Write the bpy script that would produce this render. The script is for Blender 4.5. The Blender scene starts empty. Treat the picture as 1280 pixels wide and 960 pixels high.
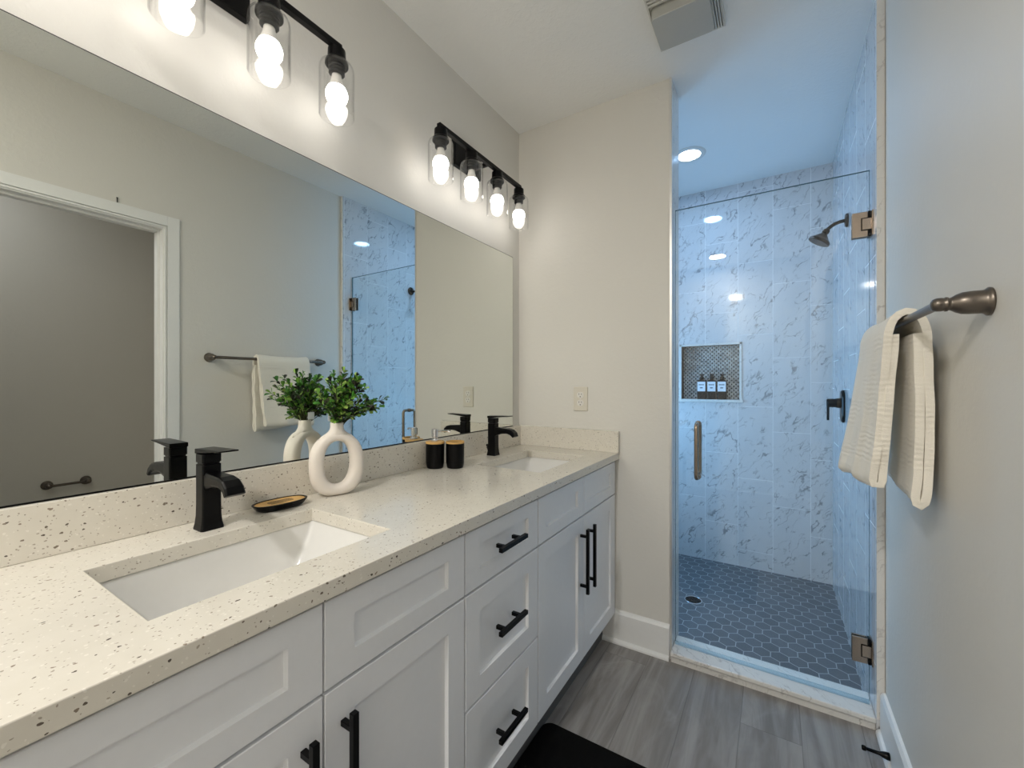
import bpy, bmesh, math, random
from mathutils import Vector, Matrix
PI = math.pi
sc = bpy.context.scene
C = sc.collection

# ------------------------------------------------------------------ camera, world, exposure
CAM_H = 1.201
cd = bpy.data.cameras.new('camera')
cam = bpy.data.objects.new('camera', cd); C.objects.link(cam)
cam.location = (0, 0, CAM_H)
cam.rotation_euler = (PI/2, 0, 0.5586)
cd.sensor_width = 36; cd.lens = 524.2/1280*36
cd.clip_start = 0.01
sc.camera = cam
w = bpy.data.worlds.new('world'); sc.world = w; w.use_nodes = True
w.node_tree.nodes['Background'].inputs[0].default_value = (0.5, 0.5, 0.5, 1)
w.node_tree.nodes['Background'].inputs[1].default_value = 0.05
sc.view_settings.view_transform = 'Standard'
sc.view_settings.look = 'None'
sc.view_settings.exposure = 0.80
sc.view_settings.gamma = 1.0
sc.view_settings.use_curve_mapping = False
cy = sc.cycles
cy.max_bounces = 14; cy.diffuse_bounces = 7; cy.glossy_bounces = 7
cy.transmission_bounces = 8; cy.transparent_max_bounces = 24
cy.sample_clamp_indirect = 6.0
cy.blur_glossy = 0.3
BULB_STRENGTH = 7.4          # vanity bulbs
BULB_COLOR = (1.0, 0.955, 0.90)
CAN_POWER = 3.5              # shower downlight
CAN_COLOR = (0.36, 0.62, 1.0)
CAN_LENS = 6.0

REAR_POWER = 20.0             # fill downlight added behind the camera
SHOWER_FILL_POWER = 7.2               # blue fill added in the hidden end of the shower
SHOWER_FILL_COLOR = (0.30, 0.62, 1.0)
TOILET_POWER = 2.4            # dim fill light added in the toilet room
ROOM_COLOR = (1.0, 0.975, 0.95)

def light_area(name, loc, size, power, col, rot=(0, 0, 0), shape='DISK', size_y=None):
    l = bpy.data.lights.new(name, 'AREA'); l.shape = shape; l.size = size
    l.energy = power; l.color = col
    if size_y: l.size_y = size_y
    o = bpy.data.objects.new(name, l); C.objects.link(o); o.location = loc; o.rotation_euler = rot
    return o
light_area('shower_downlight_beam', (-.42, 2.62, 2.528), .13, CAN_POWER, CAN_COLOR)
light_area('rear_fill_beam', (-.50, -.92, 2.528), .15, REAR_POWER, ROOM_COLOR)  # added fill, out of view behind the camera
light_area('shower_fill_light', (-1.125, 2.65, 1.05), .46, SHOWER_FILL_POWER, SHOWER_FILL_COLOR, (0, -PI/2, 0), 'RECTANGLE', .60)  # added blue fill, unseen behind the end wall
light_area('toilet_room_fill', (.85, .20, 2.45), .30, TOILET_POWER, (.93, .95, 1.0))  # added fill that brightens the toilet room wall

# ------------------------------------------------------------------ dimensions (metres)
XW, XR, YE, ZC = -1.157, .3215, 1.9215, 2.5376
XS = -.379          # free end of the end wall
YP = 2.06           # shower side of that wall
YB, XT = 3.173, .299
ZK = .882           # worktop
XF = -.628          # cabinet fronts
XK = -.612          # worktop front edge
YBK = -1.4

# ------------------------------------------------------------------ node helpers
def new_mat(name):
    m = bpy.data.materials.new(name); m.use_nodes = True
    nt = m.node_tree; nt.nodes.clear()
    out = nt.nodes.new('ShaderNodeOutputMaterial')
    return m, nt, out
class G:
    def __init__(s, nt): s.nt = nt
    def n(s, t, **k):
        x = s.nt.nodes.new(t)
        for a, b in k.items(): setattr(x, a, b)
        return x
    def link(s, v, inp):
        if isinstance(v, (int, float, tuple)):
            if isinstance(v, tuple) and len(v) == 3 and inp.type == 'RGBA': v = (*v, 1)
            inp.default_value = v
        else: s.nt.links.new(v, inp)
    def m(s, op, a, b=None, c=None):
        x = s.n('ShaderNodeMath', operation=op)
        s.link(a, x.inputs[0])
        if b is not None: s.link(b, x.inputs[1])
        if c is not None: s.link(c, x.inputs[2])
        return x.outputs[0]
    def vm(s, op, a, b=None):
        x = s.n('ShaderNodeVectorMath', operation=op)
        s.link(a, x.inputs[0])
        if b is not None: s.link(b, x.inputs[1])
        return x.outputs['Value'] if op in ('DOT_PRODUCT', 'LENGTH') else x.outputs[0]
    def mix(s, f, a, b):
        x = s.n('ShaderNodeMix', data_type='RGBA')
        s.link(f, x.inputs[0]); s.link(a, x.inputs[6]); s.link(b, x.inputs[7])
        return x.outputs[2]
    def ramp(s, v, a, b):          # smooth step a..b
        x = s.n('ShaderNodeMapRange', interpolation_type='SMOOTHSTEP')
        s.link(v, x.inputs[0]); x.inputs[1].default_value = a; x.inputs[2].default_value = b
        return x.outputs[0]
    def co(s): return s.n('ShaderNodeTexCoord').outputs['Object']
    def sep(s, v):
        x = s.n('ShaderNodeSeparateXYZ'); s.link(v, x.inputs[0]); return x.outputs
    def comb(s, x, y, z):
        c = s.n('ShaderNodeCombineXYZ')
        for i, v in enumerate((x, y, z)): s.link(v, c.inputs[i])
        return c.outputs[0]
    def noise(s, v, scale, detail=3, rough=.5, dist=0):
        x = s.n('ShaderNodeTexNoise'); s.link(v, x.inputs['Vector'])
        x.inputs['Scale'].default_value = scale; x.inputs['Detail'].default_value = detail
        x.inputs['Roughness'].default_value = rough; x.inputs['Distortion'].default_value = dist
        return x.outputs
    def scale(s, v, t): return s.vm('MULTIPLY', v, t)
    def bump(s, h, strength, dist=.01):
        x = s.n('ShaderNodeBump'); s.link(h, x.inputs['Height'])
        x.inputs['Strength'].default_value = strength; x.inputs['Distance'].default_value = dist
        return x.outputs[0]
    def pbr(s, out, col, rough=.5, metal=0, normal=None, spec=.5, coat=0, **k):
        p = s.n('ShaderNodeBsdfPrincipled')
        s.link(col, p.inputs['Base Color']); s.link(rough, p.inputs['Roughness'])
        p.inputs['Metallic'].default_value = metal
        p.inputs['Specular IOR Level'].default_value = spec
        p.inputs['Coat Weight'].default_value = coat
        if normal is not None: s.link(normal, p.inputs['Normal'])
        for a, b in k.items(): s.link(b, p.inputs[a])
        s.nt.links.new(p.outputs[0], out.inputs[0]); return p

def plain(name, col, rough=.5, metal=0, spec=.5, coat=0, grain=0, gscale=200):
    m, nt, out = new_mat(name); g = G(nt)
    if grain:
        v = g.co(); h = g.noise(v, gscale, 3)[0]
        g.pbr(out, col, rough, metal, g.bump(h, grain, .002), spec, coat)
    else:
        v = g.co(); h = g.noise(v, 60, 2)[0]
        c2 = tuple(x*.96 for x in col)
        g.pbr(out, g.mix(h, col, c2), rough, metal, None, spec, coat)
    return m

def paint(name, col, bump=.06):
    m, nt, out = new_mat(name); g = G(nt)
    v = g.co()
    h1 = g.noise(v, 55, 3, .55)[0]; h2 = g.noise(v, 140, 2)[0]
    h = g.m('ADD', g.ramp(h1, .45, .62), g.m('MULTIPLY', h2, .4))
    c2 = tuple(x*.97 for x in col)
    g.pbr(out, g.mix(g.noise(v, 4, 2)[0], col, c2), .55, 0, g.bump(h, bump, .004), .35)
    return m

M = {}
M['wall'] = paint('wall_paint', (.685, .665, .615))
M['ceiling'] = paint('ceiling_paint', (.85, .845, .815), .12)
M['trim'] = plain('trim_paint', (.80, .80, .78), .35)
M['cabinet'] = plain('cabinet_paint', (.80, .81, .83), .38)
M['dark'] = plain('dark_board', (.10, .10, .10), .7)  # dark grey board for the toe kicks
M['black'] = plain('matte_black_metal', (.0022, .0022, .0025), .28, 0, .16)
M['blackmat'] = plain('black_mat', (.004, .004, .004), .95, 0, .1, grain=.6, gscale=400)
M['chrome'] = plain('chrome', (.78, .78, .80), .08, 1)
M['bronze'] = plain('champagne_bronze', (.40, .32, .25), .26, 1)
M['pewter'] = plain('aged_pewter', (.17, .145, .12), .34, .85)
M['ceramic'] = plain('white_ceramic', (.74, .73, .70), .12, 0, .5, .3)
M['vase'] = plain('cream_matte_ceramic', (.74, .68, .61), .5, grain=.05)
M['plastic'] = plain('white_plastic', (.74, .72, .67), .35)
M['ivory'] = plain('outlet_plastic', (.66, .62, .53), .35)
M['socketdark'] = plain('slot_black', (.015, .015, .015), .6)
M['bamboo'] = plain('bamboo', (.62, .37, .12), .45)
M['paper'] = plain('label_paper', (.82, .84, .88), .6)
M['ink'] = plain('label_ink', (.06, .07, .09), .6)
M['nickel'] = plain('edge_trim_metal', (.72, .71, .68), .3, .6)
M['fan'] = plain('fan_plastic', (.62, .61, .56), .4)
M['lens'] = plain('fan_lens', (.45, .455, .43), .5)
M['stem'] = plain('plant_stem', (.05, .06, .02), .6)
M['toiletwall'] = paint('toilet_room_paint', (.68, .65, .59), .06)

def towel_mat():
    m, nt, out = new_mat('cotton_towel'); g = G(nt); v = g.co()
    x, y, z = g.sep(v)
    n1 = g.noise(g.scale(v, (300, 300, 300)), 1, 3)[0]
    rib = g.m('SINE', g.m('ADD', g.m('MULTIPLY', z, 520), g.m('MULTIPLY', g.noise(v, 25, 2)[0], 9)))
    band = g.noise(g.scale(v, (2, 4, 26)), 1, 2)[0]
    h = g.m('ADD', g.m('MULTIPLY', n1, .8), g.m('MULTIPLY', g.m('MULTIPLY', rib, g.ramp(band, .4, .6)), .35))
    g.pbr(out, (.82, .775, .68), .95, 0, g.bump(h, .4, .003), .1, **{'Sheen Weight': .2})
    return m
M['towel'] = towel_mat()

def quartz():
    m, nt, out = new_mat('speckled_quartz'); g = G(nt); v = g.co()
    warp = g.noise(v, 90, 2)[1]
    vv = g.vm('ADD', v, g.scale(g.vm('SUBTRACT', warp, (.5, .5, .5)), (.008, .008, .008)))
    def specks(scale, thr, keep, st):
        vo = g.n('ShaderNodeTexVoronoi'); g.link(g.scale(vv, st), vo.inputs['Vector'])
        vo.inputs['Scale'].default_value = scale
        r = g.sep(vo.outputs['Color'])
        size = g.m('MULTIPLY_ADD', r[1], thr*.8, thr*.35)
        inside = g.m('LESS_THAN', vo.outputs['Distance'], size)
        return g.m('MULTIPLY', inside, g.m('LESS_THAN', r[0], keep)), r[2]
    a, ra = specks(170, .34, .09, (1, .72, 1))
    b, rb = specks(290, .40, .13, (1, .8, 1))
    c, rc = specks(220, .42, .14, (1, 1, 1))
    base = g.mix(g.noise(v, 30, 3)[0], (.655, .615, .53), (.72, .68, .60))
    base = g.mix(g.m('MULTIPLY', c, .7), base, (.80, .76, .68))
    base = g.mix(g.m('MULTIPLY', b, .62), base, (.22, .17, .12))
    dk = g.mix(ra, (.09, .075, .06), (.32, .26, .20))
    base = g.mix(a, base, dk)
    g.pbr(out, base, .16, 0, None, .5)
    return m
M['quartz'] = quartz()

def planks():
    m, nt, out = new_mat('grey_vinyl_planks'); g = G(nt); v = g.co()
    x, y, z = g.sep(v)
    W, L = .181, 1.52
    col = g.m('FLOOR', g.m('DIVIDE', g.m('ADD', x, 2.093), W))
    yy = g.m('DIVIDE', g.m('ADD', g.m('ADD', y, 5.0), g.m('MULTIPLY_ADD', g.m('SUBTRACT', col, 11), .55, .91)), L)
    row = g.m('FLOOR', yy)
    fx = g.m('FRACT', g.m('DIVIDE', g.m('ADD', x, 2.093), W)); fy = g.m('FRACT', yy)
    ex = g.m('MULTIPLY', g.m('MINIMUM', fx, g.m('SUBTRACT', 1, fx)), W)
    ey = g.m('MULTIPLY', g.m('MINIMUM', fy, g.m('SUBTRACT', 1, fy)), L)
    seam = g.m('SUBTRACT', 1, g.ramp(g.m('MINIMUM', ex, ey), .0004, .0022))
    w2 = g.n('ShaderNodeTexWhiteNoise', noise_dimensions='2D'); g.link(g.comb(col, row, 0), w2.inputs['Vector'])
    off = g.scale(w2.outputs['Color'], (7, 7, 7))
    p = g.vm('ADD', g.scale(v, (16, 1.6, 1)), off)
    n1 = g.noise(p, 1, 6, .6, 1.2)[0]
    p2 = g.vm('ADD', g.scale(v, (90, 3, 1)), off); n2 = g.noise(p2, 1, 4, .6)[0]
    p3 = g.vm('ADD', g.scale(v, (5, 2.2, 1)), off); n3 = g.noise(p3, 1, 3, .6, 2)[0]
    c = g.mix(g.ramp(n1, .3, .72), (.19, .176, .165), (.355, .34, .325))
    c = g.mix(g.m('MULTIPLY', g.ramp(n2, .52, .75), .35), c, (.17, .155, .145))
    c = g.mix(g.m('MULTIPLY', g.ramp(n3, .5, .75), .5), c, (.41, .395, .38))
    c = g.mix(g.m('MULTIPLY', w2.outputs['Value'], .3), c, (.25, .235, .225))
    c = g.mix(g.m('MULTIPLY', seam, .45), c, (.09, .085, .08))
    h = g.m('SUBTRACT', g.m('MULTIPLY', n2, .3), seam)
    g.pbr(out, c, .42, 0, g.bump(h, .3, .002), .4)
    return m
M['planks'] = planks()

def marble_veins(g, p):
    """p: 3-d coordinates in metres, shifted per tile -> 0..1 vein mask, soft cloud"""
    wv = g.vm('SUBTRACT', g.noise(p, 11, 4, .6)[1], (.5, .5, .5))
    q = g.vm('ADD', p, g.scale(wv, (.075, .075, .075)))
    X, Y, Z = g.sep(q); h = g.m('ADD', X, Y)
    al = g.m('ADD', g.m('MULTIPLY', h, .55), g.m('MULTIPLY', Z, .83))
    ac = g.m('SUBTRACT', g.m('MULTIPLY', h, .83), g.m('MULTIPLY', Z, .55))
    q = g.comb(g.m('MULTIPLY', al, .30), ac, g.m('MULTIPLY', Y, .3))
    n1 = g.noise(q, 14, 2, .4)[0]
    v1 = g.m('SUBTRACT', 1, g.ramp(g.m('ABSOLUTE', g.m('SUBTRACT', n1, .5)), .0015, .017))
    k1 = g.ramp(g.noise(p, 10, 2)[0], .43, .58)
    n2 = g.noise(g.vm('ADD', q, (3.1, 5.7, 1.3)), 30, 2, .45)[0]
    v2 = g.m('SUBTRACT', 1, g.ramp(g.m('ABSOLUTE', g.m('SUBTRACT', n2, .5)), .002, .026))
    k2 = g.ramp(g.noise(g.vm('ADD', p, (9, 2, 4)), 15, 2)[0], .46, .60)
    return g.m('MAXIMUM', g.m('MULTIPLY', v1, k1), g.m('MULTIPLY', g.m('MULTIPLY', v2, k2), .75)), g.noise(q, 6, 3)[0]

def marble_tile(name, axis, x0, z0):
    m, nt, out = new_mat(name); g = G(nt); v = g.co()
    X, Y, Z = g.sep(v)
    h = X if axis == 'x' else Y
    W, L = .1985, .475
    cx = g.m('DIVIDE', g.m('ADD', g.m('SUBTRACT', h, x0), W*60), W)
    col = g.m('FLOOR', cx); fx = g.m('FRACT', cx)
    zz = g.m('DIVIDE', g.m('ADD', g.m('SUBTRACT', Z, z0), g.m('ADD', g.m('MULTIPLY', g.m('SUBTRACT', col, 60), L/3), L*40)), L)
    row = g.m('FLOOR', zz); fz = g.m('FRACT', zz)
    ex = g.m('MULTIPLY', g.m('MINIMUM', fx, g.m('SUBTRACT', 1, fx)), W)
    ez = g.m('MULTIPLY', g.m('MINIMUM', fz, g.m('SUBTRACT', 1, fz)), L)
    grout = g.m('SUBTRACT', 1, g.ramp(g.m('MINIMUM', ex, ez), .0008, .0019))
    wn = g.n('ShaderNodeTexWhiteNoise', noise_dimensions='2D'); g.link(g.comb(col, row, 0), wn.inputs['Vector'])
    p = g.vm('ADD', v, g.scale(wn.outputs['Color'], (11, 11, 11)))
    vein, cloud = marble_veins(g, p)
    c = g.mix(cloud, (.56, .57, .585), (.70, .70, .71))
    c = g.mix(g.m('MULTIPLY', vein, .74), c, (.17, .175, .19))
    c = g.mix(g.m('MULTIPLY', grout, .75), c, (.86, .86, .86))
    g.pbr(out, c, g.mix(grout, (.045, .045, .045), (.7, .7, .7)), 0, g.bump(g.m('MULTIPLY', grout, -1), .3, .002), .5)
    return m
M['marble_x'] = marble_tile('marble_tile_back', 'x', -.0065, .893)
M['marble_y'] = marble_tile('marble_tile_side', 'y', YB-.1985*.4, .7)

def marble_slab():
    m, nt, out = new_mat('marble_slab'); g = G(nt); v = g.co()
    vein, cloud = marble_veins(g, v)
    c = g.mix(cloud, (.66, .64, .60), (.78, .76, .72))
    c = g.mix(g.m('MULTIPLY', vein, .55), c, (.36, .33, .31))
    g.pbr(out, c, .2)
    return m
M['slab'] = marble_slab()

def hexes():
    m, nt, out = new_mat('charcoal_hex_tile'); g = G(nt); v = g.co()
    S = .069
    p = g.vm('ADD', g.scale(v, (1/S, 1/S, 0)), (100.2, 173.2051, 0))
    r = (1, 1.7320508, 1); hr = (.5, .8660254, .5)
    a = g.vm('SUBTRACT', g.vm('MODULO', p, r), hr)
    b = g.vm('SUBTRACT', g.vm('MODULO', g.vm('SUBTRACT', p, hr), r), hr)
    a = g.vm('MULTIPLY', a, (1, 1, 0)); b = g.vm('MULTIPLY', b, (1, 1, 0))
    f = g.m('LESS_THAN', g.vm('DOT_PRODUCT', a, a), g.vm('DOT_PRODUCT', b, b))
    mx = g.n('ShaderNodeMix', data_type='VECTOR'); g.link(f, mx.inputs[0]); g.link(b, mx.inputs[4]); g.link(a, mx.inputs[5])
    gv = mx.outputs[1]; ga = g.vm('ABSOLUTE', gv)
    d = g.m('MAXIMUM', g.sep(ga)[0], g.vm('DOT_PRODUCT', ga, (.5, .8660254, 0)))
    grout = g.ramp(g.m('SUBTRACT', .5, d), .034, .016)
    cell = g.vm('SUBTRACT', p, gv)
    wn = g.n('ShaderNodeTexWhiteNoise', noise_dimensions='3D'); g.link(g.vm('SNAP', g.vm('ADD', cell, (.05, .05, 0)), (.25, .25, 1)), wn.inputs['Vector'])
    c = g.mix(wn.outputs['Value'], (.115, .12, .128), (.155, .16, .168))
    c = g.mix(g.m('MULTIPLY', g.noise(v, 20, 4)[0], .5), c, (.10, .10, .11))
    c = g.mix(g.m('MULTIPLY', grout, .8), c, (.50, .50, .50))
    g.pbr(out, c, .4, 0, g.bump(g.m('MULTIPLY', grout, -1), .4, .002), .4)
    return m
M['hex'] = hexes()

def mosaic():
    m, nt, out = new_mat('dotted_mosaic'); g = G(nt); v = g.co()
    X, Y, Z = g.sep(v)
    S = .027
    u = g.m('DIVIDE', g.m('ADD', g.m('ADD', X, Y), 10.0), S); w_ = g.m('DIVIDE', g.m('ADD', Z, 10.0), S*.5)
    row = g.m('FLOOR', w_)
    u = g.m('ADD', u, g.m('MULTIPLY', g.m('MODULO', row, 2), .5))
    fu = g.m('ABSOLUTE', g.m('SUBTRACT', g.m('FRACT', u), .5)); fw = g.m('ABSOLUTE', g.m('SUBTRACT', g.m('FRACT', w_), .5))
    dot = g.m('MULTIPLY', g.m('LESS_THAN', fu, .17), g.m('LESS_THAN', fw, .36))
    wn = g.n('ShaderNodeTexWhiteNoise', noise_dimensions='2D'); g.link(g.comb(g.m('FLOOR', u), row, 0), wn.inputs['Vector'])
    c = g.mix(wn.outputs['Value'], (.34, .33, .31), (.62, .60, .56))
    line = g.m('GREATER_THAN', g.m('MAXIMUM', fu, g.m('MULTIPLY', fw, .96)), .455)
    c = g.mix(g.m('MULTIPLY', line, .5), c, (.16, .16, .16))
    c = g.mix(dot, c, (.008, .008, .010))
    g.pbr(out, c, .25)
    return m
M['mosaic'] = mosaic()

def clear_glass(name, tint, facing_gloss=.6, rough=0.0, edge=1.0):
    m, nt, out = new_mat(name); g = G(nt)
    t = g.n('ShaderNodeBsdfTransparent'); t.inputs[0].default_value = (*tint, 1)
    r = g.n('ShaderNodeBsdfGlossy'); r.inputs['Roughness'].default_value = rough; r.inputs[0].default_value = (1, 1, 1, 1)
    geo = g.n('ShaderNodeNewGeometry')
    fac = g.m('SUBTRACT', 1, g.m('ABSOLUTE', g.vm('DOT_PRODUCT', geo.outputs['Normal'], geo.outputs['Incoming'])))
    fr = g.m('MINIMUM', g.m('MULTIPLY_ADD', g.m('POWER', fac, 5), .96, .04), .5)
    mx = g.n('ShaderNodeMixShader')
    g.link(g.mix(g.m('POWER', fac, 5.0), tint, tuple(c*edge for c in tint)), t.inputs[0])
    nt.links.new(g.m('MULTIPLY', fr, facing_gloss), mx.inputs[0])
    nt.links.new(t.outputs[0], mx.inputs[1]); nt.links.new(r.outputs[0], mx.inputs[2])
    nt.links.new(mx.outputs[0], out.inputs[0])
    return m
M['glass'] = clear_glass('clear_shade_glass', (.992, .992, .992), 1.0, 0.0, .55)
M['door_glass'] = clear_glass('shower_glass', (.955, .975, .975), .8)
M['edge_glass'] = plain('glass_edge', (.10, .17, .18), .15)

def mirror_mat():
    m, nt, out = new_mat('mirror_silver'); g = G(nt)
    r = g.n('ShaderNodeBsdfGlossy'); r.inputs['Roughness'].default_value = 0; r.inputs[0].default_value = (.80, .825, .79, 1)
    nt.links.new(r.outputs[0], out.inputs[0]); return m
M['mirror'] = mirror_mat()
def emit(name, col, s):
    m, nt, out = new_mat(name); e = nt.nodes.new('ShaderNodeEmission')
    e.inputs[0].default_value = (*col, 1); e.inputs[1].default_value = s
    nt.links.new(e.outputs[0], out.inputs[0]); return m
M['bulb'] = emit('lit_bulb', BULB_COLOR, BULB_STRENGTH)
M['canlens'] = emit('lit_downlight_lens', (.86, .93, 1.0), CAN_LENS)

def leaf_mat():
    m, nt, out = new_mat('plant_leaf'); g = G(nt)
    r = g.n('ShaderNodeNewGeometry').outputs['Random Per Island']
    cr = g.n('ShaderNodeValToRGB'); g.link(r, cr.inputs[0])
    e = cr.color_ramp.elements
    e[0].position = 0; e[0].color = (.012, .022, .010, 1)
    e[1].position = 1; e[1].color = (.30, .42, .10, 1)
    for pos, c in ((.22, (.035, .028, .022)), (.35, (.02, .09, .014)), (.6, (.06, .22, .025)), (.85, (.20, .38, .06))):
        k = e.new(pos); k.color = (*c, 1)
    g.pbr(out, cr.outputs[0], .35, 0, None, .4)
    return m
M['leaf'] = leaf_mat()

# ------------------------------------------------------------------ mesh helpers
def obj(name, bm, m, parent=None, smooth=False, bevel=0, seg=2, loc=None, mods=()):
    bmesh.ops.recalc_face_normals(bm, faces=bm.faces)
    me = bpy.data.meshes.new(name); bm.to_mesh(me); bm.free()
    ms = m if isinstance(m, (list, tuple)) else [m]
    for x in ms: me.materials.append(x)
    if smooth:
        for p in me.polygons: p.use_smooth = True
    o = bpy.data.objects.new(name, me); C.objects.link(o)
    if parent: o.parent = parent
    if loc: o.location = loc
    if bevel:
        b = o.modifiers.new('bevel', 'BEVEL'); b.width = bevel; b.segments = seg; b.limit_method = 'ANGLE'; b.angle_limit = .6
    return o
def struct(name, bm, m, **k):
    o = obj(name, bm, m, **k); o['kind'] = 'structure'; return o
def thing(name, label, cat, loc=(0, 0, 0), group=None, rz=0):
    o = bpy.data.objects.new(name, None); C.objects.link(o); o.location = loc; o.rotation_euler = (0, 0, rz)
    o.empty_display_size = .05
    o['label'] = label; o['category'] = cat
    if group: o['group'] = group
    return o
def tag(o, label, cat, group=None):
    o['label'] = label; o['category'] = cat
    if group: o['group'] = group
    return o
def dup(root, loc, label, rz=0):
    r = root.copy(); C.objects.link(r); r.location = loc; r.rotation_euler = (0, 0, rz); r['label'] = label
    for ch in list(root.children):
        c = ch.copy(); C.objects.link(c); c.parent = r
        for gch in list(ch.children):
            d = gch.copy(); C.objects.link(d); d.parent = c
    return r
def B(): return bmesh.new()
def box(bm, x0, x1, y0, y1, z0, z1, mi=0):
    vs = [bm.verts.new(p) for p in ((x0,y0,z0),(x1,y0,z0),(x1,y1,z0),(x0,y1,z0),(x0,y0,z1),(x1,y0,z1),(x1,y1,z1),(x0,y1,z1))]
    for f in ((0,3,2,1),(4,5,6,7),(0,1,5,4),(1,2,6,5),(2,3,7,6),(3,0,4,7)):
        bm.faces.new([vs[i] for i in f]).material_index = mi
    return bm
def bx(*a): return box(B(), *a)
def lathe(bm, prof, axis='z', o=(0, 0, 0), seg=32, cap0=True, cap1=True, mi=0):
    o = Vector(o)
    def pt(r, h, a):
        u, v = r*math.cos(a), r*math.sin(a)
        return o + (Vector((u, v, h)) if axis == 'z' else Vector((h, u, v)) if axis == 'x' else Vector((u, h, v)))
    rings = [[bm.verts.new(pt(max(r, 1e-5), h, 2*PI*k/seg)) for k in range(seg)] for r, h in prof]
    for a, b in zip(rings, rings[1:]):
        for k in range(seg):
            bm.faces.new((a[k], a[(k+1) % seg], b[(k+1) % seg], b[k])).material_index = mi
    if cap0: bm.faces.new(rings[0]).material_index = mi
    if cap1: bm.faces.new(rings[-1]).material_index = mi
    return bm
def tube(bm, pts, r, seg=12, closed=False, flat=1.0):
    P = [Vector(p) for p in pts]; n = len(P); rs = r if isinstance(r, (list, tuple)) else [r]*n
    rings = []; up = None
    for i in range(n):
        t = ((P[(i+1) % n]-P[i-1]) if closed else (P[min(i+1, n-1)]-P[max(i-1, 0)])).normalized()
        if up is None:
            up = Vector((0, 0, 1)) if abs(t.z) < .9 else Vector((1, 0, 0))
        s = t.cross(up).normalized(); up = s.cross(t).normalized()
        rings.append([bm.verts.new(P[i] + rs[i]*(math.cos(2*PI*k/seg)*s + math.sin(2*PI*k/seg)*up*flat)) for k in range(seg)])
    rng = range(n) if closed else range(n-1)
    for i in rng:
        a, b = rings[i], rings[(i+1) % n]
        for k in range(seg): bm.faces.new((a[k], a[(k+1) % seg], b[(k+1) % seg], b[k]))
    if not closed: bm.faces.new(rings[0]); bm.faces.new(rings[-1])
    return bm
def prism(bm, poly, axis, a0, a1):
    """poly in the plane across axis: x->(y,z) y->(x,z) z->(x,y)"""
    def pt(p, h): return (h, p[0], p[1]) if axis == 'x' else (p[0], h, p[1]) if axis == 'y' else (p[0], p[1], h)
    A = [bm.verts.new(pt(p, a0)) for p in poly]; Bv = [bm.verts.new(pt(p, a1)) for p in poly]
    n = len(poly)
    bm.faces.new(A); bm.faces.new(Bv)
    for i in range(n): bm.faces.new((A[i], A[(i+1) % n], Bv[(i+1) % n], Bv[i]))
    return bm
def loft(bm, rings, cap0=True, cap1=True):
    R = [[bm.verts.new(p) for p in r] for r in rings]; n = len(R[0])
    for a, b in zip(R, R[1:]):
        for k in range(n): bm.faces.new((a[k], a[(k+1) % n], b[(k+1) % n], b[k]))
    if cap0: bm.faces.new(R[0])
    if cap1: bm.faces.new(R[-1])
    return bm
def rrect(x0, x1, y0, y1, r, n=5):
    out = []
    for cx_, cy_, a in ((x1-r, y1-r, 0), (x0+r, y1-r, PI/2), (x0+r, y0+r, PI), (x1-r, y0+r, 1.5*PI)):
        for k in range(n+1): out.append((cx_+r*math.cos(a+PI/2*k/n), cy_+r*math.sin(a+PI/2*k/n)))
    return out
def holed(bm, axis, us, vs, holes, a0, a1):
    """slab across axis with rectangular cells left out (holes: set of cell (i,j))"""
    def pt(u, v, h): return (h, u, v) if axis == 'x' else (u, h, v) if axis == 'y' else (u, v, h)
    cache = {}
    def V(i, j, h):
        k = (i, j, h)
        if k not in cache: cache[k] = bm.verts.new(pt(us[i], vs[j], h))
        return cache[k]
    nu, nv = len(us)-1, len(vs)-1
    solid = lambda i, j: 0 <= i < nu and 0 <= j < nv and (i, j) not in holes
    for i in range(nu):
        for j in range(nv):
            if not solid(i, j): continue
            for h in (a0, a1): bm.faces.new((V(i,j,h), V(i+1,j,h), V(i+1,j+1,h), V(i,j+1,h)))
            for (di, dj, p, q) in ((-1,0,(i,j),(i,j+1)), (1,0,(i+1,j),(i+1,j+1)), (0,-1,(i,j),(i+1,j)), (0,1,(i,j+1),(i+1,j+1))):
                if not solid(i+di, j+dj): bm.faces.new((V(*p,a0), V(*q,a0), V(*q,a1), V(*p,a1)))
    return bm

# ------------------------------------------------------------------ the room
DY0, DY1, DZ = .150, .862, 1.985        # doorway in the right wall
YR1 = 3.32
struct('wall_left', bx(XW-.1, XW, YBK-.1, YB+.2, -.05, ZC+.05), M['wall'])
struct('wall_end', bx(XW, XS-.004, YE, YP, 0, ZC), M['wall'])
struct('wall_right', holed(B(), 'x', [YBK-.1, DY0-.018, DY1+.018, YR1], [-.05, DZ+.018, ZC+.05], {(1, 0)}, XR, XR+.11), M['wall'])
struct('wall_rear', bx(XW, XR, YBK-.1, YBK, -.05, ZC+.05), M['wall'])
struct('floor', bx(XW-.1, 1.45, YBK-.1, 1.96, -.06, 0), M['planks'])
struct('ceiling', bx(XW-.1, 1.45, YBK-.1, YR1, ZC, ZC+.06), M['ceiling'])
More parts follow.
